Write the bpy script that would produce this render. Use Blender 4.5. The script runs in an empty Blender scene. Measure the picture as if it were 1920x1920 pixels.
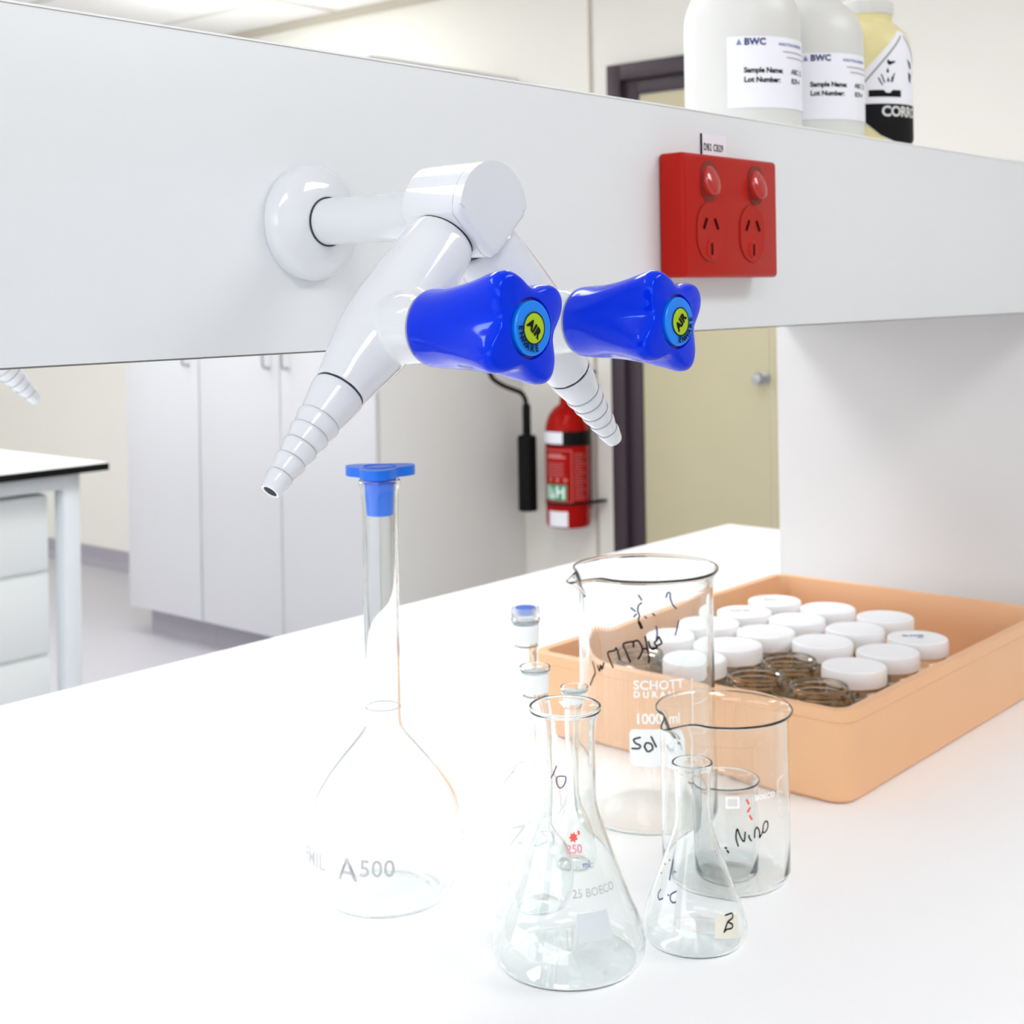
import bpy, bmesh, math, random
from mathutils import Vector, Matrix
PI = math.pi
S = bpy.context.scene
COL = S.collection

# ------------------------------------------------------------------ camera, world, exposure
YAW, ROLL, FPX, V0, EYE = 0.71075, 0.01618, 2645.85, 550.9, 0.376     # heights are measured from the bench top (z = 0); floor at -0.9
cd = bpy.data.cameras.new('camera'); cam = bpy.data.objects.new('camera', cd); COL.objects.link(cam)
fwd = Vector((math.cos(YAW), math.sin(YAW), 0)); rgt = Vector((math.sin(YAW), -math.cos(YAW), 0)); upv = Vector((0, 0, 1))
rr = rgt * math.cos(ROLL) - upv * math.sin(ROLL)
uu = upv * math.cos(ROLL) + rgt * math.sin(ROLL)
m = Matrix.Identity(4)
for i in range(3):
    m[i][0], m[i][1], m[i][2] = rr[i], uu[i], -fwd[i]
m.translation = Vector((0, 0, EYE))
cam.matrix_world = m
cd.sensor_width = 36; cd.lens = FPX / 1920 * 36
cd.shift_x = 0; cd.shift_y = -(960 - V0) / 1920
cd.clip_start = 0.02; cd.clip_end = 60
cd.dof.use_dof = True; cd.dof.focus_distance = 0.60; cd.dof.aperture_fstop = 22
S.camera = cam
w = bpy.data.worlds.new('world'); S.world = w; w.use_nodes = True
w.node_tree.nodes['Background'].inputs[0].default_value = (.96, .98, 1.03, 1)
w.node_tree.nodes['Background'].inputs[1].default_value = 2.9
LIGHT = 8.4          # emission of the ceiling panels
S.view_settings.view_transform = 'Standard'; S.view_settings.look = 'None'
S.view_settings.gamma = 1; S.view_settings.use_curve_mapping = False
S.view_settings.exposure = 0.15
cy = S.cycles
cy.max_bounces = 20; cy.transmission_bounces = 20; cy.diffuse_bounces = 8; cy.glossy_bounces = 8; cy.transparent_max_bounces = 16
cy.use_denoising = True; cy.adaptive_threshold = 0.02; cy.sample_clamp_indirect = 0; cy.blur_glossy = 0

# ------------------------------------------------------------------ materials
def mat(name, col, rough=.4, metal=0, coat=0, spec=.5, emit=0, noise=None, trans=0, ior=1.45, sss=0, tint=None):
    m = bpy.data.materials.new(name); m.use_nodes = True
    nt = m.node_tree; b = nt.nodes['Principled BSDF']
    b.inputs['Base Color'].default_value = (*col, 1); b.inputs['Roughness'].default_value = rough
    b.inputs['Metallic'].default_value = metal; b.inputs['Coat Weight'].default_value = coat
    b.inputs['Coat Roughness'].default_value = .04
    b.inputs['Specular IOR Level'].default_value = spec; b.inputs['IOR'].default_value = ior
    b.inputs['Transmission Weight'].default_value = trans
    if tint: b.inputs['Specular Tint'].default_value = (*tint, 1)
    if sss:
        b.inputs['Subsurface Weight'].default_value = sss; b.inputs['Subsurface Radius'].default_value = (.02, .012, .006)
        b.inputs['Subsurface Scale'].default_value = 1
    if emit:
        b.inputs['Emission Color'].default_value = (*col, 1); b.inputs['Emission Strength'].default_value = emit
    if noise:                                   # (scale, amount): faint mottling of the colour itself
        tc = nt.nodes.new('ShaderNodeTexCoord'); nz = nt.nodes.new('ShaderNodeTexNoise'); mx = nt.nodes.new('ShaderNodeMix')
        nz.inputs['Scale'].default_value = noise[0]; nz.inputs['Detail'].default_value = 4
        mx.data_type = 'RGBA'; mx.inputs[6].default_value = (*col, 1)
        mx.inputs[7].default_value = (*[c * (1 - noise[1]) for c in col], 1)
        nt.links.new(tc.outputs['Object'], nz.inputs['Vector']); nt.links.new(nz.outputs['Fac'], mx.inputs[0])
        nt.links.new(mx.outputs[2], b.inputs['Base Color'])
    return m
def glassmat(name, col, rough=0.0, ior=1.47, absorb=None):
    m = bpy.data.materials.new(name); m.use_nodes = True; nt = m.node_tree
    nt.nodes.remove(nt.nodes['Principled BSDF'])
    g = nt.nodes.new('ShaderNodeBsdfGlass'); g.inputs['Color'].default_value = (*col, 1)
    g.inputs['Roughness'].default_value = rough; g.inputs['IOR'].default_value = ior
    nt.links.new(g.outputs[0], nt.nodes['Material Output'].inputs['Surface'])
    if absorb:                                  # faint green of borosilicate seen along the edge of the wall
        v = nt.nodes.new('ShaderNodeVolumeAbsorption'); v.inputs['Color'].default_value = (*absorb[0], 1); v.inputs['Density'].default_value = absorb[1]
        nt.links.new(v.outputs[0], nt.nodes['Material Output'].inputs['Volume'])
    return m
M = {}
M['laminate'] = mat('white_laminate', (.74, .76, .78), .38, noise=(40, .015))
M['bench'] = mat('bench_laminate', (.90, .90, .905), .35, noise=(30, .01))
M['edge'] = mat('dark_edge_strip', (.16, .15, .14), .6)
M['support'] = mat('pale_grey_laminate', (.62, .615, .61), .45, noise=(12, .03))
M['cream'] = mat('cream_paint', (.80, .785, .72), .7, noise=(3, .03))
M['warmgrey'] = mat('warm_grey_paint', (.70, .68, .65), .7, noise=(3, .03))
M['ceil'] = mat('ceiling_tile', (.88, .88, .87), .8, noise=(60, .05))
M['tbar'] = mat('ceiling_grid_metal', (.62, .61, .57), .5)
M['cornice'] = mat('tan_cornice', (.50, .46, .38), .6)
M['vinyl'] = mat('speckled_grey_vinyl', (.56, .55, .58), .45, noise=(160, .18))
M['cove'] = mat('grey_cove_skirting', (.40, .38, .43), .5, noise=(120, .2))
M['cupboard'] = mat('cupboard_laminate', (.635, .64, .66), .4)
M['carcass'] = mat('white_melamine', (.78, .775, .76), .45)  # cupboard laminate lightened so the dim side face comes out brighter
M['gap'] = mat('shadow_gap', (.30, .30, .30), .6)  # plain grey of the drawer unit's plinth
M['handle'] = mat('brushed_metal', (.45, .46, .47), .35, metal=.6)
M['frame'] = mat('plum_door_frame', (.042, .028, .037), .45)
M['door'] = mat('pale_olive_door', (.55, .50, .325), .5, noise=(8, .05))
M['black'] = mat('black_plastic', (.004, .004, .0045), .45, spec=.15)
M['steel'] = mat('powder_coated_steel', (.68, .72, .75), .4)
M['drawer'] = mat('drawer_front', (.72, .75, .75), .45)
M['tapwhite'] = mat('glossy_white_enamel', (.71, .73, .765), .10, coat=.6, noise=(55, .05))
M['seal'] = mat('dark_seal', (.03, .035, .035), .5)  # dark rings put in for the shaded gaps between tap parts
M['greyseal'] = mat('grey_groove', (.30, .32, .33), .5)  # knob collar grey, also painted shade in the hub seam and barb grooves
M['blue'] = mat('glossy_blue_plastic', (.0, .024, .68), .10, spec=.5, tint=(.25, .5, 1))
M['bluedark'] = mat('dark_blue_recess', (.0, .008, .30), .2)  # darker knob blue, painted shade of the gap round the badge
M['badgeblue'] = mat('light_blue_badge', (.0, .20, .80), .3)
M['lime'] = mat('lime_badge', (.36, .52, .0), .35)
M['ink'] = mat('black_ink', (.008, .008, .009), .6, spec=.12)
M['inkblue'] = mat('violet_marker_ink', (.05, .04, .16), .6)
M['inkgrey'] = mat('grey_marker_ink', (.12, .12, .12), .6)
M['brown'] = mat('dark_marker_ink', (.022, .012, .015), .6, spec=.12)
M['hole'] = mat('dark_bore', (.03, .03, .03), .8)
M['red'] = mat('red_plastic', (.40, .009, .005), .36, spec=.4, tint=(1, .4, .35))
M['redlit'] = mat('glossy_red_switch', (.42, .018, .012), .10, spec=.6, coat=.6, tint=(1, .7, .66))  # glossier red of the rocker switches
M['redslot'] = mat('dark_slot', (.018, .002, .001), .6, spec=.05)
M['redgroove'] = mat('red_groove', (.20, .012, .008), .5)
M['exred'] = mat('red_enamel', (.33, .003, .002), .22, spec=.5, tint=(1, .25, .22))
M['tag'] = mat('white_paper', (.82, .82, .88), .6)
M['poly'] = mat('white_polyethylene', (.66, .66, .635), .35, sss=.15)
M['yellow'] = mat('yellow_plastic', (.74, .66, .33), .35, sss=.1)
M['capgrey'] = mat('pale_grey_cap', (.66, .66, .64), .4)
M['navy'] = mat('navy_print', (.03, .045, .17), .6)
M['slate'] = mat('slate_blue_print', (.17, .22, .42), .6)
M['greyprint'] = mat('grey_print', (.40, .38, .42), .6)
M['linegrey'] = mat('mid_grey_print', (.28, .27, .26), .6)
M['tray'] = mat('orange_plastic', (.78, .45, .245), .45, noise=(14, .06))
M['lid'] = mat('white_lid_plastic', (.83, .83, .84), .35)
M['lidgrey'] = mat('off_white_lid_plastic', (.80, .79, .80), .4)
M['glass'] = glassmat('clear_glass', (.996, .998, .998), ior=1.46, absorb=((.45, .84, .72), 22))
M['jarglass'] = glassmat('thick_jar_glass', (.955, .95, .92), ior=1.48)
M['frost'] = mat('frosted_glass_joint', (.86, .87, .87), .5)
M['clearplastic'] = mat('translucent_plastic', (.93, .96, .99), .25, trans=.8, ior=1.2)
M['stopper'] = mat('blue_stopper_plastic', (.0, .16, .82), .35)
M['stopperdeep'] = mat('deep_blue_stopper', (.0, .06, .55), .35)
M['white'] = mat('white_print', (.88, .88, .88), .6)
M['etch'] = mat('grey_etched_print', (.50, .50, .51), .6)
M['redprint'] = mat('red_print', (.80, .10, .09), .6)
M['pinkprint'] = mat('pink_print', (.75, .33, .40), .6)
M['pinkline'] = mat('pale_red_print', (.55, .16, .15), .6)
M['patch'] = mat('pale_blue_grey_patch', (.60, .65, .67), .6)
M['tape'] = mat('cream_tape', (.72, .70, .60), .6)
M['green'] = mat('green_print', (.0, .30, .14), .6)
M['lamp'] = mat('lamp_diffuser', (.975, .985, 1), .5, emit=LIGHT)
M['paintwhite'] = mat('white_paint', (.82, .82, .82), .5)

# ------------------------------------------------------------------ helpers
def mesh_obj(name, bm, material, parent=None, loc=(0, 0, 0), smooth=30, rot=None):
    me = bpy.data.meshes.new(name); bmesh.ops.recalc_face_normals(bm, faces=bm.faces[:]); bm.to_mesh(me); bm.free()
    me.materials.append(M[material] if isinstance(material, str) else material)
    if smooth:
        for p in me.polygons: p.use_smooth = True
        me.set_sharp_from_angle(angle=math.radians(smooth))
    o = bpy.data.objects.new(name, me); COL.objects.link(o); o.location = loc
    if rot: o.rotation_euler = rot
    if parent: o.parent = parent
    return o
def thing(name, label, cat, loc=(0, 0, 0), group=None, rz=0):
    o = bpy.data.objects.new(name, None); COL.objects.link(o); o.location = loc; o.rotation_euler = (0, 0, rz)
    o.empty_display_size = .02
    o['label'] = label; o['category'] = cat
    if group: o['group'] = group
    return o
def tag(o, label, cat, group=None):
    o['label'] = label; o['category'] = cat
    if group: o['group'] = group
    return o
def struct(o): o['kind'] = 'structure'; return o
def box(x0, x1, y0, y1, z0, z1, bev=0, seg=2, bm=None):
    own = bmesh.new()
    vs = [own.verts.new((x, y, z)) for x in (x0, x1) for y in (y0, y1) for z in (z0, z1)]
    for f in ((0, 1, 3, 2), (4, 6, 7, 5), (0, 4, 5, 1), (2, 3, 7, 6), (0, 2, 6, 4), (1, 5, 7, 3)):
        own.faces.new([vs[i] for i in f])
    if bev: bmesh.ops.bevel(own, geom=own.edges[:], offset=bev, segments=seg, affect='EDGES', profile=.5)
    if bm is None: return own
    join(bm, own); return bm
def join(bm, other, mtx=None):
    t = bpy.data.meshes.new('t'); other.to_mesh(t); other.free()
    if mtx is not None: t.transform(mtx)
    bm.from_mesh(t); bpy.data.meshes.remove(t); return bm
def lathe(prof, n=64, bm=None, closed=False, mtx=None):
    """revolve (r, z) about z; r = 0 points become poles"""
    own = bmesh.new(); rings = []
    for r, z in prof:
        if r < 1e-7: rings.append([own.verts.new((0, 0, z))])
        else: rings.append([own.verts.new((r * math.cos(2 * PI * k / n), r * math.sin(2 * PI * k / n), z)) for k in range(n)])
    pairs = list(zip(rings, rings[1:])) + ([(rings[-1], rings[0])] if closed else [])
    for a, b in pairs:
        if len(a) == 1 and len(b) == 1: continue
        for k in range(n):
            q = (k + 1) % n
            if len(a) == 1: own.faces.new((a[0], b[k], b[q]))
            elif len(b) == 1: own.faces.new((a[k], a[q], b[0]))
            else: own.faces.new((a[k], a[q], b[q], b[k]))
    if bm is None:
        if mtx is not None: own.transform(mtx)
        return own
    return join(bm, own, mtx)
def spline(pts, n=6):
    """Catmull-Rom through the points"""
    P = [pts[0]] + list(pts) + [pts[-1]]; out = []
    for i in range(1, len(P) - 2):
        for k in range(n):
            t = k / n
            out.append(tuple(.5 * (2 * b + (c - a) * t + (2 * a - 5 * b + 4 * c - d) * t * t + (3 * b - a - 3 * c + d) * t ** 3)
                             for a, b, c, d in zip(P[i - 1], P[i], P[i + 1], P[i + 2])))
    out.append(tuple(pts[-1])); return out
def shell(outer, t, bead=0):
    """closed profile of a glass vessel: outer wall, rounded rim, inner wall at thickness t"""
    n = len(outer); inner = []
    for i, (r, z) in enumerate(outer):
        a = outer[max(i - 1, 0)]; b = outer[min(i + 1, n - 1)]
        dx, dz = b[0] - a[0], b[1] - a[1]; L = math.hypot(dx, dz) or 1
        tt = t
        inner.append((max(r - dz / L * tt, 0.0), z + dx / L * tt))
    inner[0] = (0, outer[0][1] + t)
    # keep the inside monotone in radius at the floor
    rim_o, rim_i = outer[-1], inner[-1]
    cx, cz = (rim_o[0] + rim_i[0]) / 2, max(rim_o[1], rim_i[1]); rad = abs(rim_o[0] - rim_i[0]) / 2
    arc = [(cx + rad * math.cos(a), cz + rad * math.sin(a)) for a in (PI / 6, PI / 3, PI / 2, 2 * PI / 3, 5 * PI / 6)]
    inner[-1] = (rim_i[0], cz); outer = list(outer); outer[-1] = (rim_o[0], cz)
    return outer + arc + inner[::-1]
def tube(path, r, n=12, bm=None, cap=True):
    own = bmesh.new(); path = [Vector(p) for p in path]; rings = []
    up = Vector((0, 0, 1))
    for i, p in enumerate(path):
        d = (path[min(i + 1, len(path) - 1)] - path[max(i - 1, 0)]).normalized()
        a = d.cross(up); a = a.normalized() if a.length > 1e-4 else d.cross(Vector((1, 0, 0))).normalized()
        b = d.cross(a)
        if rings and a.dot(pa) < 0: a, b = -a, -b
        pa = a
        rad = r[i] if isinstance(r, (list, tuple)) else r
        rings.append([own.verts.new(p + a * rad * math.cos(2 * PI * k / n) + b * rad * math.sin(2 * PI * k / n)) for k in range(n)])
    for A, B in zip(rings, rings[1:]):
        for k in range(n): own.faces.new((A[k], A[(k + 1) % n], B[(k + 1) % n], B[k]))
    if cap: own.faces.new(rings[0]); own.faces.new(rings[-1])
    return own if bm is None else join(bm, own)
def prism(poly, y0, y1, bev=0, seg=3):
    """outline in x-z extruded along y"""
    bm = bmesh.new()
    a = [bm.verts.new((x, y0, z)) for x, z in poly]; b = [bm.verts.new((x, y1, z)) for x, z in poly]
    f0 = bm.faces.new(a); f1 = bm.faces.new(b[::-1]); n = len(poly)
    for i in range(n): bm.faces.new((a[i], b[i], b[(i + 1) % n], a[(i + 1) % n]))
    if bev: bmesh.ops.bevel(bm, geom=list(f0.edges), offset=bev, segments=seg, affect='EDGES', profile=.5)
    return bm
def text_geo(s, size, bold=0.0, spacing=1.0, align='LEFT'):
    """outline text as triangles in a plane: (verts2d, faces)"""
    cu = bpy.data.curves.new('t', 'FONT'); cu.body = s; cu.size = size; cu.offset = bold; cu.space_character = spacing
    cu.align_x = align; cu.resolution_u = 3
    ob = bpy.data.objects.new('t', cu); COL.objects.link(ob)
    bpy.context.view_layer.update()
    me = bpy.data.meshes.new_from_object(ob.evaluated_get(bpy.context.evaluated_depsgraph_get()))
    v = [(p.co.x, p.co.y) for p in me.vertices]; f = [tuple(p.vertices) for p in me.polygons]
    bpy.data.objects.remove(ob); bpy.data.curves.remove(cu); bpy.data.meshes.remove(me)
    return v, f
def add2d(bm, geo, fn):
    vs = [bm.verts.new(fn(x, y)) for x, y in geo[0]]
    for f in geo[1]:
        try: bm.faces.new([vs[i] for i in f])
        except ValueError: pass
    return bm
def rect_geo(w, h, nx=1, ny=1, x0=0, y0=0):
    v = [(x0 + w * i / nx, y0 + h * j / ny) for j in range(ny + 1) for i in range(nx + 1)]
    f = [(j * (nx + 1) + i, j * (nx + 1) + i + 1, (j + 1) * (nx + 1) + i + 1, (j + 1) * (nx + 1) + i) for j in range(ny) for i in range(nx)]
    return v, f
def poly_grid(poly, x0, x1, y0, y1, n=40, rows=1):
    """a filled outline cut into small cells so that it can wrap round a cylinder"""
    bm = bmesh.new(); bm.faces.new([bm.verts.new((x, y, 0)) for x, y in poly])
    for k in range(1, n):
        xx = x0 + (x1 - x0) * k / n
        bmesh.ops.bisect_plane(bm, geom=bm.verts[:] + bm.edges[:] + bm.faces[:], plane_co=(xx, 0, 0), plane_no=(1, 0, 0))
    for k in range(1, rows):
        yy = y0 + (y1 - y0) * k / rows
        bmesh.ops.bisect_plane(bm, geom=bm.verts[:] + bm.edges[:] + bm.faces[:], plane_co=(0, yy, 0), plane_no=(0, 1, 0))
    bm.verts.index_update()
    g = [(v.co.x, v.co.y) for v in bm.verts], [tuple(v.index for v in f.verts) for f in bm.faces]
    bm.free(); return g
def wrap(rfun, th0, z0, off=.0002, tilt=0.0):
    """maps flat (x, y) onto the outside of a body of revolution around the local z axis"""
    def fn(x, y):
        c, s_ = math.cos(tilt), math.sin(tilt); x, y = x * c - y * s_, x * s_ + y * c
        z = z0 + y; r = rfun(z) + off; a = th0 + x / rfun(z0)
        return (r * math.cos(a), r * math.sin(a), z)
    return fn
def ribbon(bm, line, width, rfun, off=.0002):
    """a pen stroke given as (angle, height) points on a body of revolution"""
    pts = []
    for i, (a, z) in enumerate(line):
        if pts:
            while a - pts[-1][0] > PI: a -= 2 * PI
            while a - pts[-1][0] < -PI: a += 2 * PI
        pts.append((a, z))
    if len(pts) > 2: pts = spline(pts, 4)
    r0 = rfun(pts[0][1]); flat = [Vector((a * r0, z)) for a, z in pts]
    L, R = [], []
    for i, p in enumerate(flat):
        d = flat[min(i + 1, len(flat) - 1)] - flat[max(i - 1, 0)]
        d = d.normalized() if d.length > 1e-9 else Vector((1, 0)); nrm = Vector((-d.y, d.x)) * width / 2
        if i == 0: p = p - d * width * .4
        if i == len(flat) - 1: p = p + d * width * .4
        for q, lst in ((p + nrm, L), (p - nrm, R)):
            r = rfun(q.y) + off; lst.append(bm.verts.new((r * math.cos(q.x / r0), r * math.sin(q.x / r0), q.y)))
    for i in range(len(L) - 1): bm.faces.new((L[i], L[i + 1], R[i + 1], R[i]))
def interp(pts):
    def f(z):
        if z <= pts[0][0]: return pts[0][1]
        for (a, ra), (b, rb) in zip(pts, pts[1:]):
            if z <= b: return ra + (rb - ra) * (z - a) / (b - a)
        return pts[-1][1]
    return f
def copy_tree(o, parent=None):
    c = o.copy(); COL.objects.link(c)
    if parent: c.parent = parent
    for ch in list(o.children): copy_tree(ch, c)
    return c

# ------------------------------------------------------------------ positions of the ceiling light fittings, out of view and spaced to light the room
LIGHTS = [(1.50, -.90, 'ceiling light in front of the foreground bench, toward the far wall'), (-.70, -.90, 'ceiling light in front of the foreground bench, toward the window'),
          (-.70, 1.75, 'ceiling light over the aisle, nearest the window'), (1.25, 1.75, 'ceiling light over the middle of the aisle'), (2.45, 1.95, 'small square ceiling light over the aisle, nearest the door', .57),  # the small square one is added to lift the cupboard side
          (-.70, 4.20, 'ceiling light over the far bench, nearest the window'), (1.25, 4.20, 'ceiling light over the end of the far bench'), (2.75, 4.20, 'ceiling light in front of the tall cupboards'), (1.25, 6.3, 'ceiling light at the left end of the room')]  # the one by the cupboards is added to brighten the far wall
# pen strokes as (angle round the vessel, height) in radians and metres
STROKES = {"tall":[[[-2.6175,0.1677],[-2.5794,0.1646]],[[-2.5801,0.1625],[-2.6242,0.1606],[-2.6342,0.1568],[-2.6134,0.1539],[-2.6275,0.1509],[-2.6151,0.1488],[-2.5858,0.1455]],[[-2.7301,0.1589],[-2.6736,0.1567]],[[-2.6924,0.1529],[-2.6568,0.1547]],[[-2.2284,0.1661],[-2.2046,0.169],[-2.1681,0.1687],[-2.1647,0.1651],[-2.1332,0.1608],[-2.0771,0.1578]],[[-2.5357,0.1531],[-2.5143,0.1523]],[[-2.4225,0.155],[-2.3967,0.1539]],[[-2.3774,0.1463],[-2.366,0.1417],[-2.3805,0.1375]],[[-3.0215,0.1166],[-3.0705,0.1213],[-3.1058,0.1257],[-3.0684,0.1273],[-2.9918,0.1284],[-2.9664,0.1304],[-2.9385,0.128],[-2.9121,0.1223]],[[-2.7563,0.1217],[-2.8081,0.1278],[-2.8565,0.1331],[-2.7875,0.135],[-2.7071,0.1357],[-2.6367,0.1364],[-2.5776,0.1313],[-2.5917,0.1279],[-2.6408,0.1241]],[[-2.7071,0.1357],[-2.7038,0.1323]],[[-2.5777,0.1309],[-2.5084,0.1311]],[[-2.536,0.1393],[-2.5082,0.1317],[-2.4848,0.1242],[-2.4943,0.1217]],[[-2.4895,0.1359],[-2.465,0.1317],[-2.4221,0.1305],[-2.3777,0.1325],[-2.4074,0.135],[-2.3675,0.1371],[-2.3493,0.1392],[-2.3148,0.1366],[-2.3066,0.1345],[-2.3599,0.1333]],[[-2.4478,0.1313],[-2.3693,0.1316]],[[2.9821,0.1156],[3.018,0.1121],[3.0439,0.1166],[3.0667,0.1138],[3.1029,0.1184]],[[2.8734,0.1172],[2.9266,0.1104],[2.8821,0.1065],[2.8023,0.1001]],[[-2.041,0.149],[-2.073,0.1433],[-2.0983,0.1396]]],"sol":[[[-2.6297,0.0702],[-2.718,0.0687],[-2.7011,0.0662],[-2.6316,0.0647],[-2.6497,0.0626],[-2.7468,0.0623]],[[-2.5711,0.064],[-2.5442,0.0666],[-2.4754,0.0658],[-2.4591,0.0624],[-2.5289,0.0607],[-2.5711,0.064]],[[-2.4737,0.0708],[-2.4065,0.064]],[[-2.2828,0.0654],[-2.1931,0.0634],[-2.1742,0.0642],[-2.1008,0.0596]]],"e250":[[[-2.7782,0.1144],[-2.8597,0.1108],[-2.966,0.1075]],[[-2.7462,0.1086],[-2.7867,0.1061],[-2.7322,0.1031],[-2.6203,0.1026],[-2.5075,0.1051],[-2.475,0.1085],[-2.6142,0.109],[-2.7462,0.1086]]],"e100":[[[2.9582,0.0499],[2.9697,0.0446],[2.9896,0.0398]],[[3.1134,0.0445],[-3.1402,0.0444]],[[2.5806,0.0457],[2.6331,0.0458]],[[2.5336,0.0404],[2.572,0.0404]],[[2.7798,0.049],[2.8118,0.0489]],[[2.7598,0.0332],[2.7152,0.0301],[2.8012,0.0281],[2.9027,0.0296]],[[3.0414,0.0322],[3.0654,0.0321]],[[-3.0274,0.0352],[3.1265,0.033],[3.1332,0.0304],[-3.0693,0.0293],[-3.0071,0.0299]],[[-1.8637,0.0232],[-1.6723,0.0229],[-1.6899,0.0207],[-1.8359,0.0198],[-1.7368,0.0178],[-1.7708,0.0161],[-1.9024,0.0163],[-1.9698,0.0154]],[[-1.8359,0.0198],[-1.9698,0.0154]]],"b400":[[[-2.392,0.0345],[-2.418,0.0381],[-2.4221,0.0414],[-2.4014,0.045],[-2.3621,0.0407],[-2.3023,0.037],[-2.2831,0.0427]],[[-2.2213,0.0405],[-2.2218,0.0392],[-2.1879,0.0371]],[[-2.1336,0.0388],[-2.1255,0.0432],[-2.088,0.0448],[-2.0519,0.0423],[-2.0477,0.0383]],[[-2.0477,0.0383],[-1.994,0.0415],[-1.9792,0.0452],[-1.9378,0.0475],[-1.896,0.0465],[-1.8979,0.0434],[-1.9481,0.0409],[-2.0012,0.0413]],[[-2.582,0.0334],[-2.5714,0.033]],[[-2.5557,0.0316],[-2.54,0.0305]]],"red400":[[[-2.2466,0.0624],[-2.2217,0.0601]],[[-2.1996,0.0573],[-2.2351,0.0552]],[[-2.2046,0.0525],[-2.1733,0.0503]]]}

# ------------------------------------------------------------------ the room
FZ, CZ, XW = -0.9, 1.518, 3.86
X0, Y0, Y1 = -3.2, -3.4, 7.6
struct(mesh_obj('floor', box(X0, XW, Y0, Y1, FZ - .1, FZ), 'vinyl'))
struct(mesh_obj('ceiling', box(X0, XW, Y0, Y1, CZ, CZ + .1), 'ceil'))
struct(mesh_obj('wall_back', box(XW, XW + .12, Y0, Y1, FZ, CZ), 'cream'))
WA, WB, WZ0, WZ1 = -2.6, 6.8, .05, 1.35                          # unseen window band added behind the camera to let in fill light
bm = box(X0 - .12, X0, Y0, WA, FZ, CZ); box(X0 - .12, X0, WB, Y1, FZ, CZ, bm=bm); box(X0 - .12, X0, WA, WB, FZ, WZ0, bm=bm); box(X0 - .12, X0, WA, WB, WZ1, CZ, bm=bm)
struct(mesh_obj('wall_front', bm, 'cream'))
bm = box(X0 - .09, X0 - .03, WA, WB, WZ0, WZ0 + .05); box(X0 - .09, X0 - .03, WA, WB, WZ1 - .05, WZ1, bm=bm)
for k in range(7):
    y = WA + (WB - WA - .05) * k / 6; box(X0 - .088, X0 - .032, y, y + .05, WZ0 + .05, WZ1 - .05, bm=bm)
struct(mesh_obj('window_1', bm, 'paintwhite'))
struct(mesh_obj('wall_left', box(X0, XW, Y1, Y1 + .12, FZ, CZ), 'cream'))
struct(mesh_obj('wall_right', box(X0, XW, Y0 - .12, Y0, FZ, CZ), 'cream'))
bm = box(XW - .012, XW, 3.3, Y1, FZ, -.815)                      # coved vinyl skirting
for k in range(5):
    a0, a1 = k * PI / 10, (k + 1) * PI / 10
    vs = [bm.verts.new((XW - .012 - .035 * (1 - math.sin(a)), y, FZ + .035 * (1 - math.cos(a)))) for a in (a0, a1) for y in (3.3, Y1)]
    bm.faces.new((vs[0], vs[1], vs[3], vs[2]))
struct(mesh_obj('baseboard_back', bm, 'cove'))
bm = bmesh.new()
for k in range(12):
    x = XW - .35 - .6 * k
    if x > X0: box(x - .012, x + .012, Y0, Y1, CZ - .004, CZ, bm=bm)
for k in range(10):
    y = -3 + 1.2 * k
    if y < Y1: box(X0, XW, y - .012, y + .012, CZ - .005, CZ - .0005, bm=bm)
struct(mesh_obj('trim_1', bm, 'tbar'))
struct(mesh_obj('trim_2', box(XW - .022, XW, Y0, Y1, CZ - .03, CZ), 'cornice'))
struct(mesh_obj('trim_3', box(XW - .006, XW, 2.942, 2.954, FZ, CZ - .03), 'cornice'))
# door: plum metal frame, olive leaf
DA, DB, DT = 2.858, 2.06, 1.14
dr = struct(thing('door_1', 'pale olive door in a dark plum metal frame on the far wall', 'door', (XW, 0, FZ)))
H_ = DT - FZ
bm = box(-.035, .02, DA - .055, DA, 0, H_, .003); box(-.035, .02, DB, DB + .055, 0, H_, .003, bm=bm); box(-.035, .02, DB + .055, DA - .055, H_ - .055, H_, .003, bm=bm)
box(-.012, .03, DA - .11, DA - .055, 0, H_ - .055, .002, bm=bm); box(-.012, .03, DB + .055, DB + .11, 0, H_ - .055, .002, bm=bm)
box(-.012, .03, DB + .11, DA - .11, H_ - .105, H_ - .055, .002, bm=bm)
mesh_obj('door_frame', bm, 'frame', dr)
mesh_obj('door_leaf', box(-.004, .03, 2.262, DA - .113, .008, H_ - .108, .002), 'door', dr)
mesh_obj('door_leaf', box(-.004, .03, DB + .113, 2.258, .008, H_ - .108, .002), 'door', dr)
bm = lathe([(0, 0), (.020, 0), (.020, .006), (.009, .008), (.009, .03), (.018, .034), (.021, .045), (.016, .055), (0, .057)], 24, mtx=Matrix.Translation((-.004, 2.282, 1.0)) @ Matrix.Rotation(-PI / 2, 4, 'Y'))
mesh_obj('door_handle', bm, 'handle', dr)

# ceiling light fittings
def ceiling_light(x, y, label, lx=1.17, ly=.57):
    t = thing('ceiling_light', label, 'light', (x, y, CZ), 'recessed ceiling lights')
    bm = bmesh.new()
    for a in ((-lx / 2 - .02, lx / 2 + .02, -ly / 2 - .02, -ly / 2), (-lx / 2 - .02, lx / 2 + .02, ly / 2, ly / 2 + .02), (-lx / 2 - .02, -lx / 2, -ly / 2, ly / 2), (lx / 2, lx / 2 + .02, -ly / 2, ly / 2)):
        box(*a, -.012, -.0055, bm=bm)
    mesh_obj('frame', bm, 'paintwhite', t)
    mesh_obj('diffuser', box(-lx / 2, lx / 2, -ly / 2, ly / 2, -.009, -.0055), 'lamp', t)
for l in LIGHTS: ceiling_light(*l)

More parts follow.
